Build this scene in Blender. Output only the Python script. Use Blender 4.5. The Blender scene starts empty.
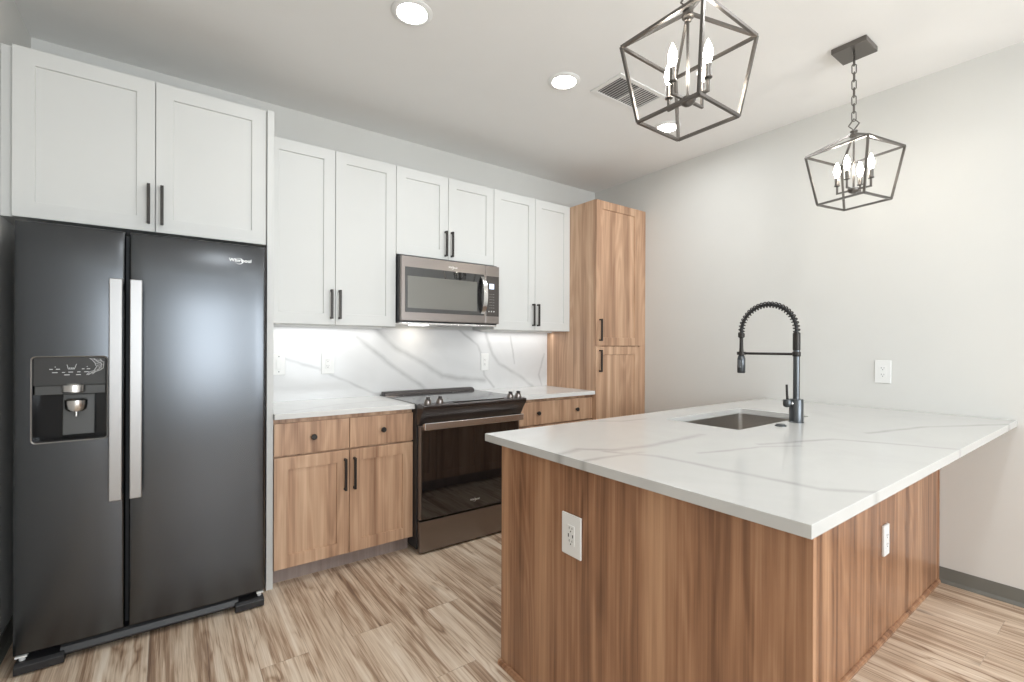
import bpy, bmesh, math, random
from math import sin, cos, pi, radians as R
from mathutils import Vector, Matrix
random.seed(7)
SC = bpy.context.scene
COL = SC.collection

# ------------------------------------------------------------------ camera
cam = bpy.data.cameras.new('camera'); co = bpy.data.objects.new('camera', cam); COL.objects.link(co)
F, OX, OY, YAW, PITCH, ROLL = 473.78, 6.38, 5.52, R(36.525), R(-0.0704), R(-0.2285)
cam.sensor_fit = 'HORIZONTAL'; cam.sensor_width = 36.0
cam.lens = 36.0 * F / 1024.0
cam.shift_x = -OX / 1024.0; cam.shift_y = OY / 1024.0
cam.clip_start = 0.02
fw = Vector((sin(YAW) * cos(PITCH), cos(YAW) * cos(PITCH), sin(PITCH)))
rt = Vector((cos(YAW), -sin(YAW), 0)); up = rt.cross(fw)
r2 = rt * cos(ROLL) - up * sin(ROLL); u2 = rt * sin(ROLL) + up * cos(ROLL)
M = Matrix((r2, u2, -fw)).transposed().to_4x4(); M.translation = Vector((0.5445, -3.312, 1.2728))
co.matrix_world = M
SC.camera = co

# ------------------------------------------------------------------ world, daylight, exposure
SC.view_settings.view_transform = 'Standard'; SC.view_settings.look = 'None'
SC.view_settings.gamma = 1.0; SC.view_settings.use_curve_mapping = False
SC.view_settings.exposure = 0.56
w = bpy.data.worlds.new('sky'); SC.world = w; w.use_nodes = True
w.node_tree.nodes['Background'].inputs[0].default_value = (0.85, 0.92, 1.0, 1)
w.node_tree.nodes['Background'].inputs[1].default_value = 1.5

def area(name, loc, rot, sx, sy, power, color=(1, 1, 1), shape='RECTANGLE', spread=180, parent=None):
    l = bpy.data.lights.new(name, 'AREA'); l.shape = shape; l.size = sx; l.size_y = sy
    l.energy = power; l.color = color; l.spread = R(spread)
    o = bpy.data.objects.new(name, l); COL.objects.link(o); o.location = loc; o.rotation_euler = rot
    if parent: o.parent = parent
    return o
YR = -7.0            # rear wall with the windows, behind the camera
for x0, x1 in ((0.45, 1.75), (2.2, 3.5)):
    area('window_daylight', ((x0 + x1) / 2, YR - 0.02, 1.42), (R(90+32), 0, 0), x1 - x0 - 0.1, 1.86, 56, (0.88, 0.95, 1.0))

P_DOWN, P_LIVING, P_LED, E_BULB = 3.0, 5.4, 0.5, 40

# ------------------------------------------------------------------ geometry helpers
class MB:
    def __init__(s): s.v = []; s.f = []
    def add(s, vs, fs):
        b = len(s.v); s.v += [tuple(p) for p in vs]; s.f += [tuple(i + b for i in f) for f in fs]; return s
    def box(s, x0, x1, y0, y1, z0, z1):
        return s.add([(x0,y0,z0),(x1,y0,z0),(x1,y1,z0),(x0,y1,z0),(x0,y0,z1),(x1,y0,z1),(x1,y1,z1),(x0,y1,z1)],
                     [(0,3,2,1),(4,5,6,7),(0,1,5,4),(1,2,6,5),(2,3,7,6),(3,0,4,7)])
    def prism(s, poly, x0, x1, ax='x'):
        n = len(poly)
        def P(a, b, t): return (t, a, b) if ax == 'x' else ((a, t, b) if ax == 'y' else (a, b, t))
        vs = [P(a, b, x0) for a, b in poly] + [P(a, b, x1) for a, b in poly]
        return s.add(vs, [tuple(range(n)), tuple(range(2*n-1, n-1, -1))] + [(i, (i+1) % n, n+(i+1) % n, n+i) for i in range(n)])
    def tube(s, pts, r, n=10, closed=False, square=False):
        pts = [Vector(p) for p in pts]; m = len(pts); rings = []
        prev = None
        for i, p in enumerate(pts):
            if closed: t = pts[(i+1) % m] - pts[i-1]
            else: t = pts[min(i+1, m-1)] - pts[max(i-1, 0)]
            t.normalize()
            if prev is None:
                a = Vector((0, 0, 1)) if abs(t.z) < 0.9 else Vector((1, 0, 0))
                nrm = t.cross(a).normalized()
            else:
                nrm = (prev - t * prev.dot(t)).normalized()
            prev = nrm; bn = t.cross(nrm)
            rr = r[i] if isinstance(r, (list, tuple)) else r
            off = pi / 4 if square else 0
            rings.append([p + (nrm * cos(2*pi*k/n + off) + bn * sin(2*pi*k/n + off)) * rr for k in range(n)])
        vs = [q for g in rings for q in g]; fs = []
        for i in range(m if closed else m - 1):
            j = (i + 1) % m
            for k in range(n):
                fs.append((i*n+k, i*n+(k+1) % n, j*n+(k+1) % n, j*n+k))
        if not closed: fs += [tuple(range(n-1, -1, -1)), tuple((m-1)*n+k for k in range(n))]
        return s.add(vs, fs)
    def cyl(s, p0, p1, r, n=20, r1=None): return s.tube([p0, p1], [r, r if r1 is None else r1], n)
    def bar(s, p0, p1, r): return s.tube([p0, p1], r, 4, square=True)
    def lathe(s, c, prof, n=24, axis=(0, 0, 1)):
        ax = Vector(axis).normalized(); a = Vector((1, 0, 0)) if abs(ax.x) < 0.9 else Vector((0, 1, 0))
        e1 = ax.cross(a).normalized(); e2 = ax.cross(e1); c = Vector(c)
        vs = [c + ax*z + (e1*cos(2*pi*k/n) + e2*sin(2*pi*k/n))*max(r, 1e-5) for r, z in prof for k in range(n)]
        fs = [(i*n+k, i*n+(k+1) % n, (i+1)*n+(k+1) % n, (i+1)*n+k) for i in range(len(prof)-1) for k in range(n)]
        fs += [tuple(range(n-1, -1, -1)), tuple((len(prof)-1)*n+k for k in range(n))]
        return s.add(vs, fs)
    def build(s, name, mat, parent=None, bevel=0, smooth=False, seg=2):
        org = Vector((0, 0, 0))
        q = parent
        while q is not None: org += q.location; q = q.parent
        me = bpy.data.meshes.new(name)
        me.from_pydata([(v[0]-org.x, v[1]-org.y, v[2]-org.z) for v in s.v], [], s.f)
        bm = bmesh.new(); bm.from_mesh(me); bmesh.ops.recalc_face_normals(bm, faces=bm.faces[:]); bm.to_mesh(me); bm.free()
        me.materials.append(mat)
        if smooth:
            me.polygons.foreach_set('use_smooth', [True]*len(me.polygons)); me.set_sharp_from_angle(angle=R(38))
        o = bpy.data.objects.new(name, me); COL.objects.link(o)
        if parent: o.parent = parent
        if bevel:
            m = o.modifiers.new('bevel', 'BEVEL'); m.width = bevel; m.segments = seg; m.limit_method = 'ANGLE'; m.angle_limit = R(40)
        return o

def thing(name, loc, label, cat, group=None):
    o = bpy.data.objects.new(name, None); COL.objects.link(o); o.location = loc; o.empty_display_size = 0.05
    o['label'] = label; o['category'] = cat
    if group: o['group'] = group
    return o
def tag(o, label, cat, group=None):
    o['label'] = label; o['category'] = cat
    if group: o['group'] = group
    return o
def struct(o): o['kind'] = 'structure'; return o

# ------------------------------------------------------------------ materials
def new_mat(name):
    m = bpy.data.materials.new(name); m.use_nodes = True
    nt = m.node_tree; return m, nt, nt.nodes['Principled BSDF']
def N(nt, typ, **kw):
    n = nt.nodes.new(typ)
    for k, v in kw.items(): setattr(n, k, v)
    return n
def link(nt, a, b): nt.links.new(a, b)
def math_(nt, op, a, b=None, c=None, clamp=False):
    n = N(nt, 'ShaderNodeMath', operation=op, use_clamp=clamp)
    for i, x in enumerate((a, b, c)):
        if x is None: continue
        if isinstance(x, (int, float)): n.inputs[i].default_value = x
        else: link(nt, x, n.inputs[i])
    return n.outputs[0]
def comb(nt, x, y, z):
    n = N(nt, 'ShaderNodeCombineXYZ')
    for i, q in enumerate((x, y, z)):
        if isinstance(q, (int, float)): n.inputs[i].default_value = q
        else: link(nt, q, n.inputs[i])
    return n.outputs[0]
def pos(nt):
    g = N(nt, 'ShaderNodeNewGeometry'); s = N(nt, 'ShaderNodeSeparateXYZ'); link(nt, g.outputs['Position'], s.inputs[0]); return g.outputs['Position'], s.outputs
def noise(nt, vec, scale=1, detail=2, rough=0.5, dist=0, w=None):
    n = N(nt, 'ShaderNodeTexNoise', noise_dimensions='4D' if w is not None else '3D')
    link(nt, vec, n.inputs['Vector']); n.inputs['Scale'].default_value = scale
    n.inputs['Detail'].default_value = detail; n.inputs['Roughness'].default_value = rough; n.inputs['Distortion'].default_value = dist
    if w is not None: link(nt, w, n.inputs['W'])
    return n
def ramp(nt, fac, stops):
    n = N(nt, 'ShaderNodeValToRGB'); e = n.color_ramp.elements
    while len(e) < len(stops): e.new(0.5)
    for q, (p, c) in zip(e, stops): q.position = p; q.color = (*c, 1)
    link(nt, fac, n.inputs[0]); return n.outputs[0]
def mixc(nt, fac, a, b, mode='MIX'):
    n = N(nt, 'ShaderNodeMix', data_type='RGBA', blend_type=mode)
    for i, q in ((0, fac), (6, a), (7, b)):
        if isinstance(q, (int, float)): n.inputs[i].default_value = q
        elif isinstance(q, tuple): n.inputs[i].default_value = (*q, 1)
        else: link(nt, q, n.inputs[i])
    return n.outputs[2]
def bump(nt, bs, h, strength=0.1, dist=0.01):
    n = N(nt, 'ShaderNodeBump'); n.inputs['Strength'].default_value = strength; n.inputs['Distance'].default_value = dist
    link(nt, h, n.inputs['Height']); link(nt, n.outputs[0], bs.inputs['Normal'])
def srgb(r, g, b): return tuple(((c/255)/12.92 if c/255 <= 0.04045 else ((c/255+0.055)/1.055)**2.4) for c in (r, g, b))
def plain(name, col, rough=0.5, metal=0, spec=0.5, orange=0):
    m, nt, bs = new_mat(name)
    P, S = pos(nt); n = noise(nt, P, 6, 3)
    c = mixc(nt, n.outputs['Fac'], tuple(q*0.985 for q in col), tuple(min(1, q*1.015) for q in col))
    link(nt, c, bs.inputs['Base Color'])
    bs.inputs['Roughness'].default_value = rough; bs.inputs['Metallic'].default_value = metal
    bs.inputs['Specular IOR Level'].default_value = spec
    if orange: bump(nt, bs, noise(nt, P, 220, 2).outputs['Fac'], orange, 0.002)
    return m
def emit(name, col, strength):
    m, nt, bs = new_mat(name); bs.inputs['Base Color'].default_value = (*col, 1)
    bs.inputs['Emission Color'].default_value = (*col, 1); bs.inputs['Emission Strength'].default_value = strength; return m
def brushed(name, col, rough, horizontal=True, metal=1.0, vary=0.1):
    m, nt, bs = new_mat(name); P, S = pos(nt)
    u = math_(nt, 'ADD', S[0], S[1])
    v = comb(nt, math_(nt, 'MULTIPLY', u, 4 if horizontal else 500), math_(nt, 'MULTIPLY', S[2], 500 if horizontal else 4), 0)
    n = noise(nt, v, 1, 2).outputs['Fac']
    link(nt, mixc(nt, n, tuple(q*(1-vary) for q in col), tuple(q*(1+vary) for q in col)), bs.inputs['Base Color'])
    bs.inputs['Metallic'].default_value = metal
    link(nt, math_(nt, 'MULTIPLY_ADD', n, 0.1, rough - 0.05), bs.inputs['Roughness'])
    return m
def wood(name, dark, mid, light, rough=0.42, s2=0.45):
    m, nt, bs = new_mat(name); P, S = pos(nt)
    oi = N(nt, 'ShaderNodeObjectInfo').outputs['Random']
    rnd = math_(nt, 'MULTIPLY', oi, 17.0)
    u = math_(nt, 'ADD', S[0], S[1])
    # boards: flat tone per glued strip
    vb = comb(nt, math_(nt, 'MULTIPLY', u, 13), math_(nt, 'MULTIPLY', S[2], 0.25), 0)
    strip = noise(nt, vb, 1, 1.5, 0.6, 0.1, w=rnd).outputs['Fac']
    # cathedral grain
    vg = comb(nt, math_(nt, 'MULTIPLY', u, 7.5), math_(nt, 'MULTIPLY', S[2], 0.75), 0)
    g = noise(nt, vg, 1, 2, 0.45, 0.25, w=rnd).outputs['Fac']
    rings = math_(nt, 'MULTIPLY_ADD', math_(nt, 'SINE', math_(nt, 'MULTIPLY', g, 60)), 0.5, 0.5)
    rings = math_(nt, 'POWER', rings, 1.6)
    vf = comb(nt, math_(nt, 'MULTIPLY', u, 190), math_(nt, 'MULTIPLY', S[2], 3.5), 0)
    fine = noise(nt, vf, 1, 3, 0.6, 0.0, w=rnd).outputs['Fac']
    vs2 = comb(nt, math_(nt, 'MULTIPLY', u, 55), math_(nt, 'MULTIPLY', S[2], 0.8), 0)
    strip2 = noise(nt, vs2, 1, 2, 0.55, 0.2, w=rnd).outputs['Fac']
    f = math_(nt, 'MULTIPLY_ADD', strip, 1.25, -0.15)
    f = math_(nt, 'ADD', f, math_(nt, 'MULTIPLY_ADD', strip2, s2, -s2/2))
    f = math_(nt, 'ADD', f, math_(nt, 'MULTIPLY_ADD', rings, 0.12, -0.06))
    f = math_(nt, 'ADD', f, math_(nt, 'MULTIPLY_ADD', fine, 0.42, -0.21), clamp=True)
    c = ramp(nt, f, [(0.12, dark), (0.48, mid), (0.85, light)])
    # rare small knots
    vk = comb(nt, math_(nt, 'MULTIPLY', u, 5), math_(nt, 'MULTIPLY', S[2], 2.0), rnd)
    vo = N(nt, 'ShaderNodeTexVoronoi', feature='F1'); link(nt, vk, vo.inputs['Vector']); vo.inputs['Scale'].default_value = 1.0
    k = math_(nt, 'SUBTRACT', 1.0, math_(nt, 'MULTIPLY', vo.outputs['Distance'], 16.0), clamp=True)
    c = mixc(nt, math_(nt, 'MULTIPLY', k, 0.5), c, tuple(q*0.45 for q in dark))
    link(nt, c, bs.inputs['Base Color'])
    bs.inputs['Roughness'].default_value = rough
    bump(nt, bs, fine, 0.05, 0.002)
    return m
def quartz(name, plane, veins, base, vein, wob=0.03, rough=0.16):
    """white stone with grey veins along fixed polylines; plane 'xz' or 'xy'"""
    m, nt, bs = new_mat(name); P, S = pos(nt)
    a, b = (S[0], S[2]) if plane == 'xz' else (S[0], S[1])
    p2 = comb(nt, a, b, 0)
    nz = N(nt, 'ShaderNodeVectorMath', operation='SUBTRACT'); nn = noise(nt, p2, 7, 3, 0.55)
    link(nt, nn.outputs['Color'], nz.inputs[0]); nz.inputs[1].default_value = (0.5, 0.5, 0.5)
    sc = N(nt, 'ShaderNodeVectorMath', operation='MULTIPLY'); link(nt, nz.outputs[0], sc.inputs[0]); sc.inputs[1].default_value = (wob, wob, 0)
    ad = N(nt, 'ShaderNodeVectorMath', operation='ADD'); link(nt, p2, ad.inputs[0]); link(nt, sc.outputs[0], ad.inputs[1])
    q = ad.outputs[0]; best = None
    for width, line in veins:
        dm = None
        for (x0, y0), (x1, y1) in zip(line, line[1:]):
            L2 = (x1-x0)**2 + (y1-y0)**2
            s1 = N(nt, 'ShaderNodeVectorMath', operation='SUBTRACT'); link(nt, q, s1.inputs[0]); s1.inputs[1].default_value = (x0, y0, 0)
            d = N(nt, 'ShaderNodeVectorMath', operation='DOT_PRODUCT'); link(nt, s1.outputs[0], d.inputs[0]); d.inputs[1].default_value = ((x1-x0)/L2, (y1-y0)/L2, 0)
            t = math_(nt, 'MINIMUM', math_(nt, 'MAXIMUM', d.outputs['Value'], 0.0), 1.0)
            pt = comb(nt, math_(nt, 'MULTIPLY', t, x1-x0), math_(nt, 'MULTIPLY', t, y1-y0), 0)
            ds = N(nt, 'ShaderNodeVectorMath', operation='DISTANCE'); link(nt, s1.outputs[0], ds.inputs[0]); link(nt, pt, ds.inputs[1])
            dm = ds.outputs['Value'] if dm is None else math_(nt, 'MINIMUM', dm, ds.outputs['Value'])
        k = math_(nt, 'SUBTRACT', 1.0, math_(nt, 'DIVIDE', dm, width*1.35), clamp=True)
        best = k if best is None else math_(nt, 'MAXIMUM', best, k)
    brk = noise(nt, p2, 9, 3).outputs['Fac']
    best = math_(nt, 'MULTIPLY', math_(nt, 'POWER', best, 1.1), math_(nt, 'MULTIPLY_ADD', brk, 1.3, 0.1, clamp=True))
    cloud = noise(nt, p2, 2.2, 4, 0.6, 0.6).outputs['Fac']
    c = mixc(nt, ramp(nt, cloud, [(0.45, (0, 0, 0)), (0.72, (1, 1, 1))]), base, tuple(x*0.93 for x in base))
    c = mixc(nt, best, c, vein)
    link(nt, c, bs.inputs['Base Color']); bs.inputs['Roughness'].default_value = rough; bs.inputs['Specular IOR Level'].default_value = 0.35
    return m
def plank_floor(name):
    m, nt, bs = new_mat(name); P, S = pos(nt)
    br = N(nt, 'ShaderNodeTexBrick'); br.offset = 0.37; br.offset_frequency = 2; br.squash = 1.0
    link(nt, comb(nt, S[1], math_(nt, 'ADD', S[0], 0.05), 0), br.inputs['Vector'])
    br.inputs['Scale'].default_value = 1; br.inputs['Brick Width'].default_value = 1.22; br.inputs['Row Height'].default_value = 0.178
    br.inputs['Mortar Size'].default_value = 0.0012; br.inputs['Mortar Smooth'].default_value = 0.2; br.inputs['Bias'].default_value = 0
    br.inputs['Color1'].default_value = (0, 0, 0, 1); br.inputs['Color2'].default_value = (1, 1, 1, 1); br.inputs['Mortar'].default_value = (0.5, 0.5, 0.5, 1)
    tone = N(nt, 'ShaderNodeRGBToBW'); link(nt, br.outputs['Color'], tone.inputs[0]); tone = tone.outputs[0]
    wv = math_(nt, 'MULTIPLY', tone, 23.0)
    vg = comb(nt, math_(nt, 'MULTIPLY', S[0], 7.0), math_(nt, 'MULTIPLY', S[1], 1.25), 0)
    g = noise(nt, vg, 1, 2.5, 0.5, 1.1, w=wv).outputs['Fac']
    rings = math_(nt, 'MULTIPLY_ADD', math_(nt, 'SINE', math_(nt, 'MULTIPLY', g, 36)), 0.5, 0.5)
    rings = math_(nt, 'POWER', rings, 0.45)
    vf = comb(nt, math_(nt, 'MULTIPLY', S[0], 130), math_(nt, 'MULTIPLY', S[1], 3.0), 0)
    fine = noise(nt, vf, 1, 3, 0.65, 0.6, w=wv).outputs['Fac']
    vb = comb(nt, math_(nt, 'MULTIPLY', S[0], 18), math_(nt, 'MULTIPLY', S[1], 0.8), 3.0)
    band = noise(nt, vb, 1, 3, 0.55, 0.6, w=wv).outputs['Fac']
    pm = noise(nt, comb(nt, math_(nt, 'MULTIPLY', S[0], 5), math_(nt, 'MULTIPLY', S[1], 1.0), 8.0), 1, 1, 0.5, 0, w=wv).outputs['Fac']
    pm = math_(nt, 'MULTIPLY_ADD', pm, 3.0, -1.1, clamp=True)
    f = math_(nt, 'MULTIPLY_ADD', math_(nt, 'MULTIPLY', math_(nt, 'SUBTRACT', rings, 0.72), pm), 0.50, 0.17)
    f = math_(nt, 'ADD', f, math_(nt, 'MULTIPLY_ADD', fine, 1.2, -0.60))
    f = math_(nt, 'ADD', f, math_(nt, 'MULTIPLY_ADD', band, 1.5, -0.44))
    f = math_(nt, 'ADD', f, math_(nt, 'MULTIPLY_ADD', tone, 0.16, -0.06), clamp=True)
    c = ramp(nt, f, [(0.0, srgb(118, 93, 76)), (0.28, srgb(170, 142, 118)), (0.55, srgb(214, 193, 170)), (0.9, srgb(236, 221, 203))])
    vk = comb(nt, math_(nt, 'MULTIPLY', S[0], 4.2), math_(nt, 'MULTIPLY', S[1], 1.9), wv)
    vo = N(nt, 'ShaderNodeTexVoronoi', feature='F1'); link(nt, vk, vo.inputs['Vector']); vo.inputs['Scale'].default_value = 1.0
    k = math_(nt, 'SUBTRACT', 1.0, math_(nt, 'MULTIPLY', vo.outputs['Distance'], 9.0), clamp=True)
    c = mixc(nt, math_(nt, 'MULTIPLY', k, 0.6), c, srgb(92, 68, 52))
    c = mixc(nt, math_(nt, 'MULTIPLY', br.outputs['Fac'], 0.35), c, srgb(110, 86, 68))
    link(nt, c, bs.inputs['Base Color']); bs.inputs['Roughness'].default_value = 0.42
    bump(nt, bs, fine, 0.06, 0.002)
    return m

M_wall = plain('wall_paint', srgb(214, 213, 209), 0.75, orange=0.06)
M_ceil = plain('ceiling_paint', srgb(238, 237, 235), 0.85, orange=0.05)
M_white = plain('white_cabinet_paint', srgb(210, 210, 207), 0.42)
M_plast = plain('white_plastic', srgb(234, 234, 232), 0.35)
M_wood = wood('cabinet_wood', srgb(142, 106, 82), srgb(192, 155, 126), srgb(220, 188, 158))
M_woodshade = wood('shaded_panel_wood', srgb(106, 71, 50), srgb(160, 117, 87), srgb(195, 153, 119), s2=0.8, rough=0.3)  # cabinet wood again, darker: the panels' shade is put into the colour
M_toe = wood('toe_wood', srgb(138, 124, 118), srgb(156, 142, 136), srgb(172, 158, 150))
M_floor = plank_floor('plank_floor')
M_base = plain('grey_vinyl', srgb(112, 112, 106), 0.5)
M_black = plain('matte_black_metal', srgb(56, 53, 51), 0.4, 0.6)
M_lamp = plain('dark_bronze_metal', srgb(112, 108, 104), 0.3, 0.85)
M_fr = plain('black_stainless', (0.094, 0.099, 0.106), 0.24, 1.0)
M_frbody = plain('charcoal_steel', srgb(62, 64, 67), 0.5, 0.4)
M_bst = brushed('warm_black_stainless', (0.27, 0.24, 0.225), 0.3, True, 1.0, 0.06)
M_fascia = plain('dark_fascia_steel', (0.10, 0.09, 0.088), 0.28, 0.9)
M_steel = brushed('brushed_steel', (0.70, 0.69, 0.68), 0.25, True, 1.0, 0.06)
M_handle = plain('handle_steel', (0.36, 0.352, 0.348), 0.33, 1.0)
M_sink = brushed('sink_steel', (0.52, 0.49, 0.46), 0.32, True, 1.0, 0.06)
M_glass = plain('black_glass', (0.008, 0.008, 0.009), 0.03, 0, 0.9)
M_glass.node_tree.nodes['Principled BSDF'].inputs['IOR'].default_value = 1.62
M_cook = plain('cooktop_glass', (0.05, 0.05, 0.053), 0.08, 0, 1.0)
M_cook.node_tree.nodes['Principled BSDF'].inputs['IOR'].default_value = 2.0
M_gloss = plain('gloss_black_plastic', (0.008, 0.008, 0.009), 0.12, 0, 0.3)
M_dark = plain('dark_plastic', (0.02, 0.02, 0.022), 0.45)
M_grey = plain('grey_plastic', srgb(98, 100, 102), 0.3)
M_fauc = plain('gunmetal', srgb(92, 95, 98), 0.28, 0.9)
M_bar = plain('dark_grey_plastic', srgb(74, 74, 73), 0.25)
M_mark = plain('pale_marking', srgb(200, 200, 200), 0.4)
M_key2 = plain('smoked_panel', srgb(56, 56, 56), 0.15)
M_key = plain('brown_black_panel', srgb(70, 65, 62), 0.2)
M_keymark = plain('dim_marking', srgb(130, 128, 126), 0.4)
M_logo = plain('silver_lettering', srgb(225, 225, 222), 0.3, 0.3)
M_window = plain('grey_window_screen', srgb(120, 118, 113), 0.06, 0.35, 1.0)
M_screen = emit('lit_display', srgb(205, 215, 235), 0.75)
M_lens = emit('lit_lens', (1, 0.97, 0.92), 14)
M_bulb = emit('lit_bulb', (1, 0.93, 0.82), E_BULB)
M_led = emit('led_diffuser', (1, 0.98, 0.95), 3)
BS = [(0.011, [(0.9, 1.25), (1.149, 1.186), (1.346, 1.122), (1.418, 1.074), (1.577, 1.003), (1.738, 0.928), (1.80, 0.90)]),
      (0.020, [(1.60, 1.33), (1.673, 1.27), (1.788, 1.178), (1.916, 1.082), (2.063, 0.981), (2.15, 0.9)]),
      (0.024, [(1.72, 1.40), (1.773, 1.354), (1.877, 1.254), (2.082, 1.149), (2.258, 1.038), (2.404, 1.011), (2.64, 0.99)]),
      (0.012, [(2.38, 1.42), (2.443, 1.366), (2.572, 1.279), (2.603, 1.222), (2.639, 1.033), (2.732, 0.93)]),
      (0.018, [(2.657, 1.37), (2.718, 1.2), (2.788, 1.12), (2.988, 1.021), (3.14, 0.919)]),
      (0.009, [(2.904, 1.349), (2.944, 1.126)]), (0.011, [(3.28, 1.196), (3.213, 1.014), (3.248, 0.925)])]
M_splash = quartz('backsplash_quartz', 'xz', BS, srgb(220, 220, 220), srgb(184, 184, 184))
CT = [(0.020, [(1.504, -2.151), (1.70, -2.11), (1.784, -2.191), (1.972, -2.223), (2.30, -2.20)]),
      (0.016, [(1.749, -2.19), (1.837, -2.338), (1.845, -2.527), (1.86, -2.621), (1.869, -2.803), (1.974, -2.92)]),
      (0.016, [(2.30, -2.44), (2.397, -2.481), (2.639, -2.559), (2.703, -2.699), (2.80, -2.92)]),
      (0.018, [(2.90, -2.59), (3.027, -2.621), (3.294, -2.687), (3.606, -2.84), (3.75, -2.92)]),
      (0.012, [(1.989, -2.393), (2.252, -2.464), (2.388, -2.54)]),
      (0.014, [(1.412, -2.249), (1.572, -2.247), (1.836, -2.265)]), (0.012, [(2.1, -1.65), (2.3, -1.78), (2.45, -1.8)])]
M_counter = quartz('counter_quartz', 'xy', CT, srgb(200, 199, 196), srgb(172, 171, 168))
M_plainq = quartz('small_counter_quartz', 'xy', [(0.01, [(1.1, -0.5), (1.4, -0.35), (1.75, -0.3)])], srgb(220, 220, 218), srgb(196, 196, 194))

# ------------------------------------------------------------------ room shell
XR, ZC, T = 3.93, 2.785, 0.12
struct(MB().box(-T, XR+T, YR-T, T, -0.1, 0).build('floor', M_floor))
struct(MB().box(-T, XR+T, YR-T, T, ZC, ZC+0.1).build('ceiling', M_ceil))
struct(MB().box(-T, XR+T, 0, T, 0, ZC).build('wall_back', M_wall))
struct(MB().box(-T, 0, YR-T, 0, 0, ZC).build('wall_left', M_wall))
struct(MB().box(XR, XR+T, YR-T, 0, 0, ZC).build('wall_right', M_wall))
mb = MB()
for a in ((0, 0.45, 0, ZC), (1.75, 2.2, 0, ZC), (3.5, XR, 0, ZC), (0.45, 1.75, 0, 0.45), (0.45, 1.75, 2.4, ZC), (2.2, 3.5, 0, 0.45), (2.2, 3.5, 2.4, ZC)):
    mb.box(a[0], a[1], YR-T, YR, a[2], a[3])
struct(mb.build('wall_rear', M_wall))
for i, x0 in enumerate((0.45, 2.2)):
    mb = MB(); x1 = x0 + 1.3
    mb.box(x0, x0+.05, YR-.1, YR, .45, 2.4).box(x1-.05, x1, YR-.1, YR, .45, 2.4).box(x0+.05, x1-.05, YR-.1, YR, .45, .5).box(x0+.05, x1-.05, YR-.1, YR, 2.35, 2.4)
    mb.box(x0+.05, x1-.05, YR-.01, YR+.005, 1.4, 1.44).box(x0+.63, x0+.67, YR-.01, YR+.005, .5, 1.4)
    struct(mb.build('window_%d' % (i+1), M_plast))
def baseboard(name, pts):
    (x0, y0, x1, y1) = pts; mb = MB()
    mb.box(x0, x1, y0, y1, 0, 0.083); o = mb.build(name, M_base, None, 0.002); struct(o); return o
bb = MB().prism([(XR, 0), (XR-0.016, 0), (XR-0.016, 0.004), (XR-0.006, 0.018), (XR-0.004, 0.083), (XR, 0.083)], YR, -2.606, 'y')
struct(bb.build('baseboard_right', M_base))
bb = MB().prism([(0, 0), (0.016, 0), (0.016, 0.004), (0.006, 0.018), (0.004, 0.083), (0, 0.083)], YR, -0.002, 'y')
struct(bb.build('baseboard_left', M_base))
bb = MB().prism([(XR, 0), (XR-0.016, 0), (XR-0.016, 0.004), (XR-0.006, 0.018), (XR-0.004, 0.083), (XR, 0.083)], -1.69, -0.66, 'y')
struct(bb.build('baseboard_right_back', M_base))

# ------------------------------------------------------------------ cabinet pieces
def shaker(x0, x1, z0, z1, yf, name, mat, parent, stile=0.066, th=0.019, face=-1, rec=0.008):
    g = 0.0015; x0 += g; x1 -= g; z0 += g; z1 -= g
    yb = yf - face*th; yr = yf - face*rec; s = stile; c = 0.002
    vs = []
    def ring(a, y): return [(x0+a, y, z0+a), (x1-a, y, z0+a), (x1-a, y, z1-a), (x0+a, y, z1-a)]
    vs = ring(0, yb) + ring(0, yf + (-face)*0.0012) + ring(0.0012, yf) + ring(s, yf) + ring(s+c, yr)
    fs = [(0, 1, 2, 3), (16, 17, 18, 19)]
    for r_ in range(4):
        for k in range(4):
            fs.append((r_*4+k, r_*4+(k+1) % 4, (r_+1)*4+(k+1) % 4, (r_+1)*4+k))
    return MB().add(vs, fs).build(name, mat, parent)
def slab(x0, x1, z0, z1, yf, name, mat, parent, th=0.019):
    g = 0.0015
    return MB().box(x0+g, x1-g, yf, yf+th, z0+g, z1-g).build(name, mat, parent, 0.0015)
def pull(x, zc, yf, parent, face=-1, L=0.178):
    t = 0.0062; y1 = yf + face*0.033; yb = y1 - face*2*t; mb = MB()
    a, b = sorted((y1, yb))
    mb.box(x-t, x+t, a, b, zc-L/2, zc+L/2)
    a, b = sorted((yb, yf))
    mb.box(x-t*.9, x+t*.9, a, b, zc+L/2-2*t, zc+L/2).box(x-t*.9, x+t*.9, a, b, zc-L/2, zc-L/2+2*t)
    return mb.build('handle', M_black, parent, 0.001)
def knob(x, z, yf, parent):
    return MB().lathe((x, yf, z), [(0.007, 0), (0.0055, 0.004), (0.0055, 0.012), (0.014, 0.015), (0.0155, 0.018), (0.0155, 0.024), (0.013, 0.027)], 20, (0, -1, 0)).build('knob', M_black, parent, smooth=True)

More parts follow.
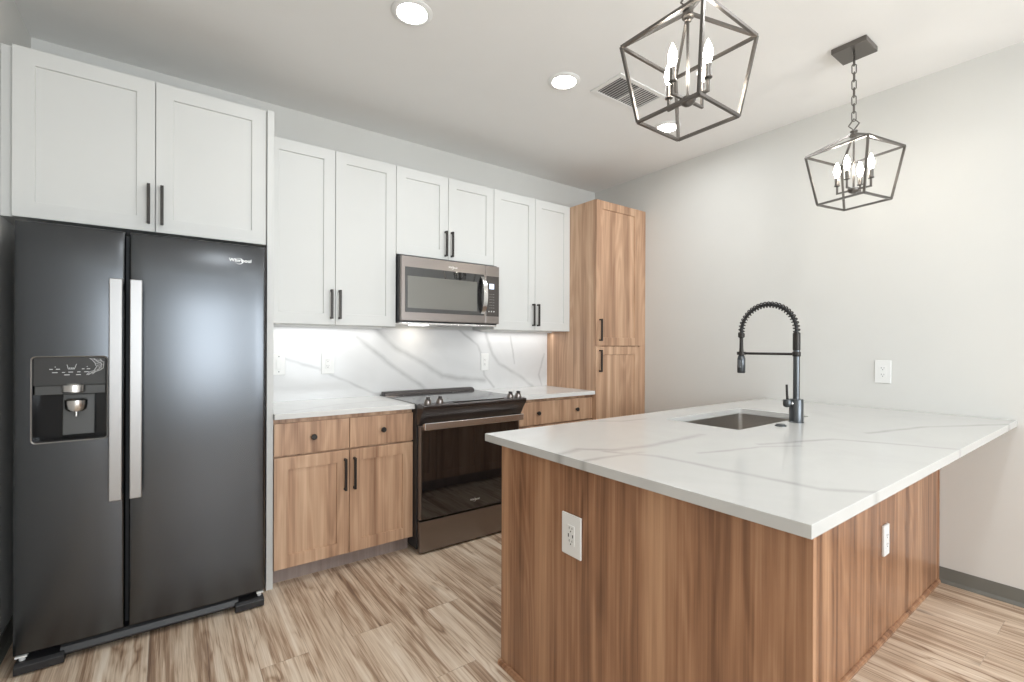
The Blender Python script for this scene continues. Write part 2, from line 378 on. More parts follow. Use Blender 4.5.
ZU0, ZU1 = 1.397, 2.4645
def upper(x0, xm, x1, z0, z1, yf, label, stile=0.066, light_gap=False, handle_z=None):
    t = thing('wall_cabinet', ((x0+x1)/2, 0, z0), label, 'cabinet')
    MB().box(x0+.0015, x1-.0015, yf+.021, -0.001, z0+.002, z1-.001).build('carcass', M_white, t, 0.001)
    for a, b, hx in ((x0, xm, xm-0.0245), (xm, x1, xm+0.0245)):
        d = shaker(a, b, z0, z1, yf, 'door', M_white, t, stile)
        pull(hx, handle_z if handle_z else z0+0.125, yf, d)
    return t
upper(0.989, 1.3695, 1.7575, ZU0, ZU1, -0.312, 'tall white shaker wall cabinet between refrigerator panel and microwave')
upper(1.7575, 2.1435, 2.5311, 1.879, ZU1, -0.312, 'short white shaker wall cabinet directly above the microwave', handle_z=1.99)
upper(2.5311, 2.9322, 3.3125, ZU0, ZU1, -0.312, 'tall white shaker wall cabinet between microwave and wooden pantry')

# cabinet over the refrigerator and its tall side panel
t = upper(0.0357, 0.4980, 0.9567, 1.79, 2.487, -0.556, 'deep white shaker cabinet above the dark refrigerator', handle_z=1.915)
MB().box(0.001, 0.0357, -0.53, -0.001, 1.792, 2.486).build('filler_strip', M_white, t)
tag(MB().box(0.9572, 0.9885, -0.570, -0.001, 0, 2.487).build('side_panel', M_white, None, 0.0015),
    'tall narrow white panel along the right side of the refrigerator', 'panel')
bpy.data.objects['side_panel'].name = 'refrigerator_end_panel'

# base cabinets
def base_cab(x0, xm, x1, label):
    yf = -0.584
    t = thing('base_cabinet', ((x0+x1)/2, 0, 0), label, 'cabinet')
    MB().box(x0+.001, x1-.001, yf+.021, -0.016, 0.095, 0.883).build('carcass', M_wood, t)
    MB().box(x0+.001, x1-.001, -0.507, -0.49, 0.0, 0.095).build('toe_kick', M_toe, t)
    for a, b, s in ((x0, xm, -1), (xm, x1, 1)):
        d = slab(a, b, 0.690, 0.862, yf, 'drawer', M_wood, t); knob((a+b)/2, 0.777, yf, d)
        d = shaker(a, b, 0.095, 0.683, yf, 'door', M_wood, t, 0.066); pull(xm + s*0.026, 0.547, yf, d)
    return t
base_cab(0.989, 1.3755, 1.7620, 'light brown wooden base cabinet between refrigerator and range')
base_cab(2.5340, 2.955, 3.3125, 'light brown wooden base cabinet between range and tall pantry')

# countertops along the back wall and backsplash
tag(MB().box(0.989, 1.7625, -0.6046, -0.014, 0.885, 0.914).build('countertop', M_plainq, None, 0.0015),
    'short white quartz countertop left of the range', 'countertop')
tag(MB().box(2.533, 3.3120, -0.616, -0.014, 0.885, 0.914).build('countertop', M_plainq, None, 0.0015),
    'short white quartz countertop right of the range, beside the pantry', 'countertop')
tag(MB().box(0.989, 3.3120, -0.013, -0.001, 0.885, 1.396).build('backsplash', M_splash), 'white quartz backsplash slab with grey diagonal veins', 'backsplash')

# pantry
t = thing('pantry_cabinet', (3.62, 0, 0), 'tall wooden pantry cabinet with upper and lower door in the corner', 'cabinet')
yf = -0.623
MB().box(3.3125, 3.928, yf+.021, -0.001, 0.095, 2.459).build('carcass', M_wood, t)
MB().box(3.3135, 3.928, -0.53, -0.51, 0, 0.095).build('toe_kick', M_toe, t)
for z0, z1, hz in ((0.095, 1.272, 1.155), (1.276, 2.459, 1.405)):
    d = shaker(3.314, 3.852, z0, z1, yf, 'door', M_wood, t, 0.066); pull(3.353, hz, yf, d)
MB().box(3.8535, 3.9285, yf+.004, yf+.0205, 0.095, 2.459).build('filler_strip', M_wood, t)

# ------------------------------------------------------------------ lettering
def letters(txt, width, x, z, y, mat, parent, depth=0.0006, name='lettering'):
    cu = bpy.data.curves.new('t', 'FONT'); cu.body = txt; cu.size = 1; cu.extrude = 0.0; cu.offset = 0.012; cu.align_x = 'CENTER'; cu.align_y = 'CENTER'
    o = bpy.data.objects.new('t', cu); COL.objects.link(o)
    dg = bpy.context.evaluated_depsgraph_get(); me = bpy.data.meshes.new_from_object(o.evaluated_get(dg))
    xs = [v.co.x for v in me.vertices]; k = width / (max(xs)-min(xs))
    mb = MB()
    mb.v = [(x + v.co.x*k, y, z + v.co.y*k) for v in me.vertices]; mb.f = [tuple(p.vertices) for p in me.polygons]
    bpy.data.objects.remove(o); bpy.data.curves.remove(cu); bpy.data.meshes.remove(me)
    return mb
def logo(width, x, z, y, parent):
    mb = letters('Whirlpool', width, x, z, y, M_logo, parent)
    n = 26; a, b, th = width*0.17, width*0.15, width*0.010   # ring swoosh round the middle letters
    vs = []; fs = []
    for i in range(n):
        an = R(200) + R(300)*i/(n-1); k = th*sin(pi*i/(n-1))+0.0002
        c, s_ = cos(an), sin(an)
        vs += [(x-width*.06 + (a-k)*c, y-.0001, z-width*.03 + (b-k)*s_), (x-width*.06 + (a+k)*c, y-.0001, z-width*.03 + (b+k)*s_)]
        if i: fs.append((2*i-2, 2*i-1, 2*i+1, 2*i))
    mb.add(vs, fs)
    return mb.build('logo', M_logo, parent)

# ------------------------------------------------------------------ refrigerator
t = thing('refrigerator', (0.505, -0.38, 0), 'dark stainless side by side refrigerator with door dispenser', 'refrigerator')
FX0, FX1, FZ0, FZ1, FY = 0.071, 0.930, 0.0736, 1.751, -0.72
MB().box(FX0+.006, FX1-.006, -0.635, -0.04, 0.03, 1.745).build('body', M_frbody, t, 0.004)
def fr_door(x0, x1, hole=None):
    e = 0.010
    def axis(a, b, extra, n):
        s = {round(a, 5), round(b, 5)}
        for k in (0.15, 0.4, 0.7, 1.0): s |= {round(a+e*k, 5), round(b-e*k, 5)}
        for i in range(1, n): s.add(round(a+(b-a)*i/n, 5))
        for q in extra: s = {v for v in s if abs(v-q) > 0.006} | {round(q, 5)}
        return sorted(s)
    xs = axis(x0, x1, hole[:2] if hole else (), 10); zs = axis(FZ0, FZ1, hole[2:] if hole else (), 10)
    def fall(v, a, b):
        d = min(v-a, b-v)
        return 0 if d >= e else e - math.sqrt(max(0, e*e-(e-d)**2))
    mx = (x0+x1)/2; hw = (x1-x0)/2
    def Y(x, z):
        crown = 0.012*max(0, (z-(FZ1-0.10))/0.10)**2
        return FY + 0.006*((x-mx)/hw)**2 + crown + max(fall(x, x0, x1), fall(z, FZ0, FZ1))
    vs = [(x, Y(x, z), z) for z in zs for x in xs]; nx = len(xs); fs = []
    for j in range(len(zs)-1):
        for i in range(nx-1):
            if hole and hole[0]-1e-4 <= xs[i] < hole[1]-1e-4 and hole[2]-1e-4 <= zs[j] < hole[3]-1e-4: continue
            fs.append((j*nx+i, j*nx+i+1, (j+1)*nx+i+1, (j+1)*nx+i))
    mb = MB().add(vs, fs); b = len(mb.v); yb = -0.645
    # rim loop back to the rear of the door
    loop = [i for i in range(nx)] + [j*nx+nx-1 for j in range(1, len(zs))] + [(len(zs)-1)*nx+i for i in range(nx-2, -1, -1)] + [j*nx for j in range(len(zs)-2, 0, -1)]
    mb.v += [(mb.v[i][0], yb, mb.v[i][2]) for i in loop]; n = len(loop)
    mb.f += [(loop[k], loop[(k+1) % n], b+(k+1) % n, b+k) for k in range(n)] + [tuple(range(b, b+n))]
    if hole:   # inner lip of the dispenser opening
        hx0, hx1, hz0, hz1 = hole; c = len(mb.v)
        mb.v += [(hx0, Y(hx0, hz0), hz0), (hx1, Y(hx1, hz0), hz0), (hx1, Y(hx1, hz1), hz1), (hx0, Y(hx0, hz1), hz1)]
        mb.v += [(hx0, yb, hz0), (hx1, yb, hz0), (hx1, yb, hz1), (hx0, yb, hz1)]
        mb.f += [(c+k, c+(k+1) % 4, c+4+(k+1) % 4, c+4+k) for k in range(4)]
    return mb.build('door', M_fr, t, smooth=True)
HOLE = (0.122, 0.344, 0.886, 1.222)
dl = fr_door(FX0, 0.4005, HOLE); dr = fr_door(0.4140, FX1)
for d, xa, xb in ((dl, 0.353, 0.395), (dr, 0.4185, 0.4595)):
    mb = MB().box(xa, xb, -0.778, -0.762, 0.632, 1.543)
    mb.box(xa+.004, xb-.004, -0.762, -0.708, 0.636, 0.672).box(xa+.004, xb-.004, -0.762, -0.708, 1.503, 1.539)
    mb.build('handle', M_handle, d, 0.003)
logo(0.092, 0.822, 1.673, -0.7155, dr)
# dispenser set into the left door
hx0, hx1, hz0, hz1 = HOLE
disp = MB().box(hx0, hx1, -0.652, -0.646, hz0, hz1).box(hx0, hx0+.004, -0.716, -0.652, hz0, hz1).box(hx1-.004, hx1, -0.716, -0.652, hz0, hz1).box(hx0+.004, hx1-.004, -0.716, -0.652, hz0, hz0+.006)
disp = disp.build('dispenser', M_gloss, t)
MB().box(hx0+.004, hx1-.004, -0.717, -0.655, 1.108, hz1-.001).build('control_panel', M_key2, disp, 0.002)
MB().box(hx0+.006, hx1-.006, -0.708, -0.66, 1.072, 1.108).build('light_bar', M_bar, disp, 0.002)
MB().lathe((0.240, -0.694, 1.078), [(0.036, 0), (0.040, 0.004), (0.040, 0.030), (0.034, 0.036)], 24).build('ice_chute', M_steel, disp, smooth=True)
MB().prism([(-0.657, 0.905), (-0.690, 0.905), (-0.676, 1.070), (-0.657, 1.070)], 0.205, 0.303).build('paddle', M_bar, disp, 0.003)
MB().lathe((0.248, -0.697, 1.002), [(0.026, 0), (0.034, 0.010), (0.036, 0.030), (0.036, 0.044), (0.028, 0.050)], 24).build('cradle', M_steel, disp, smooth=True)
MB().cyl((0.248, -0.700, 0.980), (0.248, -0.700, 1.004), 0.005).build('nozzle', M_steel, disp, smooth=True)
mb = MB()
yk = -0.7174
for i, (zx, zz, ww) in enumerate(((0.176, 1.182, .010), (0.196, 1.182, .012), (0.270, 1.182, .008), (0.286, 1.182, .010), (0.187, 1.169, .016), (0.212, 1.169, .009), (0.233, 1.170, .014), (0.257, 1.170, .010), (0.280, 1.170, .014), (0.222, 1.159, .016), (0.256, 1.159, .014), (0.188, 1.191, .003), (0.282, 1.191, .003))):
    mb.box(zx-ww/2, zx+ww/2, yk, yk+.0008, zz-.0104, zz-.0076)
for a, b in (((0.222, 1.198), (0.226, 1.180)), ((0.226, 1.180), (0.244, 1.180)), ((0.244, 1.180), (0.250, 1.200))):
    mb.bar((a[0], yk, a[1]-.007), (b[0], yk, b[1]-.007), 0.0012)
for k in range(3): mb.cyl((0.230+.005*k, yk, 1.177), (0.230+.005*k, yk+.0008, 1.177), 0.002, 10)
mb.build('icons', M_mark, disp)
def rr_loop(e, rad, y):
    q = []
    for cx_, cz_, a0 in ((hx0-e+rad, hz0-e+rad, 180), (hx1+e-rad, hz0-e+rad, 270), (hx1+e-rad, hz1+e-rad, 0), (hx0-e+rad, hz1+e-rad, 90)):
        for k in range(7): q.append((cx_+rad*cos(R(a0+15*k)), y, cz_+rad*sin(R(a0+15*k))))
    return q
lo = [rr_loop(.0035, .016, -.712), rr_loop(.0035, .016, -.7205), rr_loop(.002, .0145, -.7215), rr_loop(-.001, .0125, -.7195), rr_loop(-.001, .0125, -.712)]
MB().add([p for l_ in lo for p in l_], [(i*28+k, i*28+(k+1) % 28, ((i+1) % 5)*28+(k+1) % 28, ((i+1) % 5)*28+k) for i in range(5) for k in range(28)]).build('bezel', M_handle, disp, smooth=True)
# scrap of protective film on the control panel, shaped to carry its reflection squiggle
rng = random.Random(3); vs = []; fs = []; nn = 9; mm = 5
for j in range(nn):
    for i in range(mm):
        q = j/(nn-1); cx_ = 0.301 + 0.028*sin(q*3.0)-0.012*(1-q)
        vs.append((min(0.337, cx_ + (i/(mm-1)-.5)*(0.014+0.018*q) + rng.uniform(-.003, .003)), -0.7185 - rng.uniform(0, .007), 1.150 + 0.064*q + rng.uniform(-.004, .004)))
for j in range(nn-1):
    for i in range(mm-1): fs.append((j*mm+i, j*mm+i+1, (j+1)*mm+i+1, (j+1)*mm+i))
mfilm, nt, bs = new_mat('clear_film'); bs.inputs['Base Color'].default_value = (.9, .9, .9, 1); bs.inputs['Roughness'].default_value = .12; bs.inputs['Alpha'].default_value = .16
bump(nt, bs, noise(nt, pos(nt)[0], 160, 2).outputs['Fac'], 0.6, 0.004)
MB().add(vs, fs).build('plastic_film', mfilm, disp)
film = bpy.data.objects['plastic_film']
for col_ in (0, 2, 4): MB().tube([vs[j*mm+col_] for j in range(nn)], 0.0011, 6).build('film_glint', M_mark, film)  # pale tubes act as glints along the folds
MB().tube([vs[j*mm+(4 if j % 2 else 0)] for j in range(0, nn)], 0.0007, 6).build('film_glint', M_mark, film)
# grille, feet and hinges
MB().prism([(-0.60, 0.022), (-0.700, 0.022), (-0.708, 0.034), (-0.700, 0.056), (-0.690, 0.066), (-0.60, 0.066)], FX0+.13, FX1-.11).build('grille', M_dark, t, 0.002)
for xa, xb in ((FX0+.004, FX0+.145), (FX1-.125, FX1-.004)):
    MB().prism([(-0.62, 0.0), (-0.712, 0.0), (-0.728, 0.008), (-0.730, 0.038), (-0.715, 0.046), (-0.62, 0.046)], xa, xb).build('foot_cover', M_dark, t, 0.003)
for xa, xb in ((FX0+.006, FX0+.04), (FX1-.035, FX1-.006)):
    mb = MB().box(xa, xb, -0.712, -0.64, 0.064, 0.070); c = (xa+xb)/2
    mb.cyl((c, -0.69, 0.046), (c, -0.69, 0.064), 0.009, 14); mb.build('hinge', M_plast, t)

# ------------------------------------------------------------------ range
RX0, RX1 = 1.7645, 2.530
t = thing('electric_range', ((RX0+RX1)/2, -0.33, 0), 'slide-in electric range with black glass oven door', 'stove')
MB().box(RX0, RX1, -0.625, -0.02, 0.03, 0.905).build('body', M_dark, t, 0.002)
MB().box(RX0-.006, RX1+.006, -0.66, -0.016, 0.9145, 0.921).box(RX0+.002, RX1-.002, -0.62, -0.02, 0.905, 0.9145).build('cooktop', M_cook, t, 0.0015)
for bx, by, br in ((1.95, -0.20, .085), (2.34, -0.20, .085), (1.95, -0.44, .115), (2.34, -0.44, .10)):
    mb = MB(); n = 48
    vs = [((bx + r_*cos(2*pi*k/n)), by + r_*sin(2*pi*k/n), 0.9213) for r_ in (br, br-.003) for k in range(n)]
    mb.add(vs, [(k, (k+1) % n, n+(k+1) % n, n+k) for k in range(n)]).build('burner_ring', M_grey, t)
MB().prism([(-0.022, 0.921), (-0.095, 0.921), (-0.085, 0.934), (-0.060, 0.944), (-0.022, 0.944)], RX0+.004, RX1-.03).build('vent_trim', M_fascia, t, 0.004)
MB().prism([(-0.626, 0.790), (-0.648, 0.792), (-0.664, 0.815), (-0.684, 0.850), (-0.716, 0.892), (-0.719, 0.908), (-0.714, 0.9145), (-0.655, 0.922), (-0.626, 0.9135)], RX0+.002, RX1+.008).build('control_panel', M_fascia, t, 0.002)
MB().box(1.99, 2.37, -0.690, -0.664, 0.9185, 0.9225).build('touch_panel', M_glass, t)
for kx in (1.812, 1.893, 2.425, 2.492):
    k = MB().lathe((kx, -0.676, 0.918), [(0.023, 0), (0.023, 0.012), (0.020, 0.016), (0.019, 0.026), (0.016, 0.030)], 22, (0, -0.3, 1)).build('knob', M_bst, t, smooth=True)
    MB().box(kx-.005, kx+.005, -0.702, -0.668, 0.936, 0.963).build('knob_grip', M_fascia, k, 0.002)
dr = MB().box(RX0+.008, RX1-.008, -0.657, -0.626, 0.212, 0.783).build('oven_door', M_bst, t, 0.003)
MB().box(RX0+.020, RX1-.020, -0.661, -0.657, 0.213, 0.758).build('oven_glass', M_glass, dr, 0.001)
mb = MB().box(RX0+.016, RX1-.012, -0.712, -0.694, 0.764, 0.806)
mb.box(RX0+.022, RX0+.055, -0.694, -0.655, 0.776, 0.80).box(RX1-.055, RX1-.022, -0.694, -0.655, 0.776, 0.80)
mb.build('oven_handle', M_steel, dr, 0.003)
logo(0.070, 2.160, 0.272, -0.6614, dr)
MB().box(RX0+.008, RX1-.008, -0.660, -0.626, 0.014, 0.201).build('storage_drawer', M_bst, t, 0.003)
for fx in (RX0+.06, RX1-.06):
    for fy in (-0.58, -0.08): MB().cyl((fx, fy, 0), (fx, fy, 0.03), 0.016).build('foot', M_dark, t)

# ------------------------------------------------------------------ microwave
MX0, MX1, MZ0, MZ1, MY = 1.762, 2.532, 1.414, 1.860, -0.385
t = thing('microwave', ((MX0+MX1)/2, -0.2, MZ0), 'stainless over-the-range microwave under the short white cabinet', 'microwave')
MB().box(MX0, MX1, -0.352, -0.015, MZ0+.014, 1.870).build('body', M_dark, t, 0.002)
d = MB().box(MX0+.003, 2.412, MY, -0.353, MZ0+.022, MZ1).build('door', M_bst, t, 0.003)
MB().box(1.790, 2.398, MY-.002, MY, 1.493, 1.790).build('door_glass', M_glass, d, 0.001)
MB().box(1.806, 2.338, MY-.0032, MY-.002, 1.520, 1.732).build('window_screen', M_window, d, 0.0005)
pts = [(2.386, MY-.002-0.046*math.sin(pi*q)**0.6-0.004, 1.505+.270*q) for q in [i/14 for i in range(15)]]
mb = MB(); vs = []; fs = []
for p in pts:
    vs += [(p[0]-.019, p[1], p[2]), (p[0]+.015, p[1], p[2]), (p[0]+.015, p[1]+.010, p[2]), (p[0]-.019, p[1]+.010, p[2])]
for i in range(14):
    for k in range(4): fs.append((i*4+k, i*4+(k+1) % 4, i*4+4+(k+1) % 4, i*4+4+k))
fs += [(0, 1, 2, 3), (56, 57, 58, 59)]
mb.add(vs, fs).build('door_handle', M_steel, d, smooth=True)
logo(0.07, 2.142, 1.816, MY-.0006, d)
cp = MB().box(2.4135, MX1, MY, -0.353, MZ0+.022, MZ1).build('control_panel', M_bst, t, 0.003)
MB().box(2.418, MX1-.004, MY-.002, MY, 1.490, 1.785).build('keypad', M_key, cp, 0.001)
MB().box(2.444, 2.484, MY-.003, MY-.002, 1.690, 1.728).build('display', M_screen, cp)
mb = MB()
for r_ in range(6):
    for c in range(3): MB().box(2.446+.016*c, 2.454+.016*c, MY-.0026, MY-.002, 1.550+.020*r_, 1.554+.020*r_).build('key', M_keymark, cp)
for c in range(3): MB().cyl((2.440+.022*c, MY-.0026, 1.525), (2.440+.022*c, MY-.002, 1.525), .005, 12).build('key', M_mark, cp)
mb = MB().box(MX0+.004, MX1-.02, -0.372, -0.03, MZ0+.006, MZ0+.014).box(MX0+.01, MX1-.02, -0.378, -0.365, MZ0, MZ0+.010)
mb.build('vent_grille', M_steel, t, 0.002)
l = MB().box(1.93, 2.05, -0.20, -0.12, MZ0+.002, MZ0+.006).build('task_light', M_led, t)
area('task_lamp', (1.93-t.location.x+.06, -0.14-t.location.y, -.002), (R(12), 0, 0), 0.1, 0.06, 0.2, (1, 0.9, 0.76), parent=t)

# ------------------------------------------------------------------ peninsula
PX0, PY0, PY1 = 1.589, -2.898, -1.6735
t = thing('peninsula_cabinet', (2.75, -2.2, 0), 'wooden peninsula base under the large white quartz countertop', 'cabinet')
MB().box(1.622, 1.641, -2.888, -1.748, 0, 0.8835).build('end_panel', M_woodshade, t, 0.001)
MB().box(1.642, 3.905, -2.604, -2.586, 0, 0.8835).build('back_panel', M_woodshade, t)
MB().box(3.905, 3.928, -2.607, -2.586, 0, 0.8835).build('scribe_strip', M_woodshade, t)
MB().prism([(1.6215, 0), (1.609, 0), (1.609, 0.010), (1.614, 0.019), (1.6215, 0.021)], -2.888, -1.744, 'y').build('shoe_trim', M_woodshade, t)
MB().prism([(-2.6045, 0), (-2.616, 0), (-2.616, 0.010), (-2.611, 0.019), (-2.6045, 0.021)], 1.642, 3.912).build('shoe_trim', M_woodshade, t)
mb = MB().box(1.642, 3.928, -2.585, -1.772, 0.10, 0.118)
for xx in (1.642, 2.42, 3.33, 3.91): mb.box(xx, xx+.018, -2.585, -1.772, 0.118, 0.8835)
mb.box(1.66, 3.91, -1.79, -1.772, 0.845, 0.8835).build('carcass', M_wood, t)
MB().box(1.642, 3.928, -1.85, -1.835, 0, 0.10).build('toe_kick', M_toe, t)
for a, b, hs in ((1.645, 2.04, 1), (2.04, 2.43, -1), (2.43, 2.885, 1), (2.885, 3.34, -1), (3.34, 3.90, 1)):
    d = shaker(a, b, 0.105, 0.865, -1.748, 'door', M_wood, t, 0.066, face=1); pull(b-.03 if hs > 0 else a+.03, 0.72, -1.748, d, face=1)

SX0, SX1, SY0, SY1 = 2.525, 3.235, -2.236, -1.860
zt, zb = 0.914, 0.884
o = [(PX0, PY0), (3.9285, PY0), (3.9285, PY1), (PX0, PY1)]
rc = 0.018; inn = []
for cx_, cy_, a0 in ((SX0+rc, SY0+rc, 180), (SX1-rc, SY0+rc, 270), (SX1-rc, SY1-rc, 0), (SX0+rc, SY1-rc, 90)):
    for k in range(5): inn.append((cx_+rc*cos(R(a0+22.5*k)), cy_+rc*sin(R(a0+22.5*k))))
vs = [(x, y, zt) for x, y in o] + [(x, y, zb) for x, y in o] + [(x, y, zt) for x, y in inn] + [(x, y, zb) for x, y in inn]
fs = [(k, (k+1) % 4, 4+(k+1) % 4, 4+k) for k in range(4)]
n = 20
fs += [(8+k, 8+(k+1) % n, 28+(k+1) % n, 28+k) for k in range(n)]
for base, ob in ((8, 0), (28, 4)):
    for c in range(4):
        for k in range(4): fs.append((ob+c, base+c*5+k, base+c*5+k+1))
        fs.append((ob+c, base+c*5+4, base+((c+1) % 4)*5, ob+(c+1) % 4))
ct = MB().add(vs, fs).build('countertop', M_counter, None, 0.0015)
tag(ct, 'large white quartz countertop of the peninsula with sink cutout', 'countertop')
ct.name = 'peninsula_countertop'

# sink
t = thing('undermount_sink', ((SX0+SX1)/2, (SY0+SY1)/2, 0.66), 'stainless undermount sink in the peninsula countertop', 'sink')
def rrect(e, z, rad):
    q = []
    for cx_, cy_, a0 in ((SX0-e+rad, SY0-e+rad, 180), (SX1+e-rad, SY0-e+rad, 270), (SX1+e-rad, SY1+e-rad, 0), (SX0-e+rad, SY1+e-rad, 90)):
        for k in range(7): q.append((cx_+rad*cos(R(a0+15*k)), cy_+rad*sin(R(a0+15*k)), z))
    return q
rings = [rrect(0.020, 0.8825, .03), rrect(0.004, 0.8825, .022), rrect(0.002, 0.70, .022), rrect(-0.006, 0.682, .022), rrect(-0.03, 0.676, .03),
         rrect(-0.03, 0.672, .03), rrect(-0.003, 0.680, .03), rrect(0.005, 0.70, .026), rrect(0.007, 0.879, .026), rrect(0.020, 0.879, .03)]
vs = [p for r_ in rings for p in r_]; n = 28
fs = [(i*n+k, i*n+(k+1) % n, ((i+1) % 10)*n+(k+1) % n, ((i+1) % 10)*n+k) for i in range(10) if i != 4 for k in range(n)]
fs += [tuple(4*n+k for k in range(n)), tuple(5*n+k for k in range(n))]
MB().add(vs, fs).build('bowl', M_sink, t, smooth=True)
MB().lathe((2.88, -2.05, 0.676), [(0.055, 0), (0.055, 0.003), (0.042, 0.004), (0.038, 0.002)], 28).build('drain', M_steel, t, smooth=True)

# faucet
fx, fy, z0 = 2.960, -2.284, 0.914
t = thing('kitchen_faucet', (fx, fy, z0), 'tall gunmetal spring faucet with pull-down spray head beside the sink', 'faucet')
MB().lathe((fx, fy, z0), [(0.033, 0), (0.033, 0.004), (0.0305, 0.006), (0.0305, 0.107), (0.029, 0.111), (0.0145, 0.111)], 28).build('body', M_fauc, t, smooth=True)
MB().cyl((fx, fy, z0+.110), (fx, fy, 1.262), 0.0145).build('post', M_fauc, t, smooth=True)
MB().lathe((fx, fy, 1.258), [(0.0145, 0), (0.0165, 0.002), (0.0165, 0.080), (0.013, 0.083)], 22).build('sleeve', M_black, t, smooth=True)
r0 = 0.1355; zc = 1.349
path = []
for i in range(10): path.append((0, 1.335 + .02*i/9))
for i in range(1, 61): a = pi*i/60; path.append((r0*(1-cos(a)), zc + r0*sin(a)))
for i in range(1, 6): path.append((2*r0, zc - .003*i))
MB().tube([(fx, fy+u, z) for u, z in path], 0.0080, 12).build('hose', M_dark, t, smooth=True)
# spring: helix around the hose path
L = [0]
for p, q in zip(path, path[1:]): L.append(L[-1] + math.hypot(q[0]-p[0], q[1]-p[1]))
turns = 27; pts = []; NP = turns*14
for s_ in range(NP+1):
    d = L[-1]*s_/NP; i = max(0, min(len(path)-2, next((k for k in range(len(L)-1) if L[k+1] >= d), len(path)-2)))
    f = (d-L[i])/max(1e-9, L[i+1]-L[i]); u = path[i][0]+(path[i+1][0]-path[i][0])*f; z = path[i][1]+(path[i+1][1]-path[i][1])*f
    tu, tz = path[i+1][0]-path[i][0], path[i+1][1]-path[i][1]; h = math.hypot(tu, tz); tu /= h; tz /= h
    a = 2*pi*turns*s_/NP; rr = 0.0135
    pts.append((fx + rr*cos(a), fy + u - tz*rr*sin(a), z + tu*rr*sin(a)))
MB().tube(pts, 0.0031, 6).build('spring', M_black, t, smooth=True)
ye = fy + 2*r0
MB().lathe((fx, ye, 1.342), [(0.012, -.022), (0.0165, -.018), (0.0165, 0), (0.012, .004)], 20).build('spring_collar', M_black, t, smooth=True)
MB().tube([(fx, ye, 1.322), (fx, ye, 1.27), (fx, ye, 1.225)], [0.009, 0.0095, 0.013], 14).build('spray_neck', M_black, t, smooth=True)
hd = MB().lathe((fx, ye, 1.136), [(0.017, 0), (0.0195, 0.004), (0.0195, 0.075), (0.016, 0.088), (0.012, 0.094)], 24).build('spray_head', M_fauc, t, smooth=True)
MB().box(fx-.025, fx-.016, ye-.007, ye+.007, 1.165, 1.205).build('spray_button', M_grey, hd, 0.002)
MB().cyl((fx, fy+.010, 1.239), (fx, ye-.014, 1.239), 0.0065, 14).lathe((fx, ye, 1.231), [(0.0215, 0), (0.0215, 0.016), (0.015, 0.016)], 24).lathe((fx, fy, 1.228), [(0.0165, 0), (0.018, 0.002), (0.018, 0.020), (0.0165, 0.022)], 24).build('support_arm', M_black, t, smooth=True)
dv = Vector((-0.88, 0.47, 0)); c0 = Vector((fx, fy, 1.004))
MB().cyl(c0 + dv*0.022, c0 + dv*0.034, 0.0145).build('valve_ring', M_steel, t, smooth=True)
hc = c0 + dv*0.047
lv = MB().lathe((hc.x, hc.y, 0.985), [(0.004, 0), (0.012, 0.002), (0.0175, 0.008), (0.0195, 0.016), (0.0195, 0.036), (0.018, 0.038)], 24).build('lever_hub', M_fauc, t, smooth=True)
p0 = Vector((hc.x, hc.y, 1.020))
MB().tube([p0, p0 + Vector((-.002, 0.001, .030)), p0 + Vector((-.004, .002, .074))], [0.0058, 0.0055, 0.0052], 12).build('lever', M_black, lv, smooth=True)
t = tag(MB().lathe((2.785, -2.292, 0.914), [(0.024, 0), (0.024, 0.004), (0.019, 0.006), (0.018, 0.009), (0.012, 0.010)], 28).build('air_switch_button', M_fauc, None, smooth=True),
        'small round gunmetal button on the countertop beside the sink', 'button')

# ------------------------------------------------------------------ outlets and switch (u along the wall, n out of the wall)
def plate(kind, c, u, n, label, w_=0.074, h_=0.118, usb=False, thick=0.006):
    c, u, n = Vector(c), Vector(u), Vector(n); v = Vector((0, 0, 1))
    t = thing(kind, c, label, 'light switch' if kind == 'light_switch' else 'outlet')
    def bx(mb, a0, a1, b0, b1, d0, d1):
        vs = [c + u*a + v*b + n*d for d in (d0, d1) for a, b in ((a0, b0), (a1, b0), (a1, b1), (a0, b1))]
        return mb.add(vs, [(0,1,2,3),(4,5,6,7),(0,1,5,4),(1,2,6,5),(2,3,7,6),(3,0,4,7)])
    bx(MB(), -w_/2, w_/2, -h_/2, h_/2, 0, thick).build('cover_plate', M_plast, t, 0.003, seg=3)
    f = bx(MB(), -.0168, .0168, -.0335, .0335, thick-.001, thick+.0015).build('rocker' if kind == 'light_switch' else 'receptacle', M_plast, t, 0.001)
    if kind == 'light_switch':
        bx(MB(), -.0130, .0130, -.027, .027, thick+.0015, thick+.0045).build('paddle', M_plast, f, 0.001)
        for s_ in (-1, 1): bx(MB(), -.003, .003, s_*.048-.003, s_*.048+.003, thick, thick+.001).build('screw', M_grey, t)
        return
    for s_ in (-1, 1):
        mb = MB(); b = s_*(.019 if not usb else .021); d0, d1 = thick+.001, thick+.0019
        bx(mb, -.0075, -.0055, b-.001, b+.0075, d0, d1); bx(mb, .0055, .0075, b, b+.0065, d0, d1); bx(mb, -.0022, .0022, b-.0095, b-.005, d0, d1)
        mb.build('socket_slots', M_frbody, f)
    if usb:
        mb = MB(); bx(mb, -.0125, -.0085, -.007, .005, thick+.001, thick+.0019); bx(mb, .0075, .0115, -.006, .004, thick+.001, thick+.0019); mb.build('charging_port', M_dark, f)
plate('light_switch', (1.108, -.0132, 1.152), (1, 0, 0), (0, -1, 0), 'white rocker light switch on the backsplash next to the refrigerator panel', h_=0.135)
plate('wall_outlet', (1.404, -.0132, 1.152), (1, 0, 0), (0, -1, 0), 'white outlet on the backsplash above the left countertop', h_=0.14, w_=0.082)
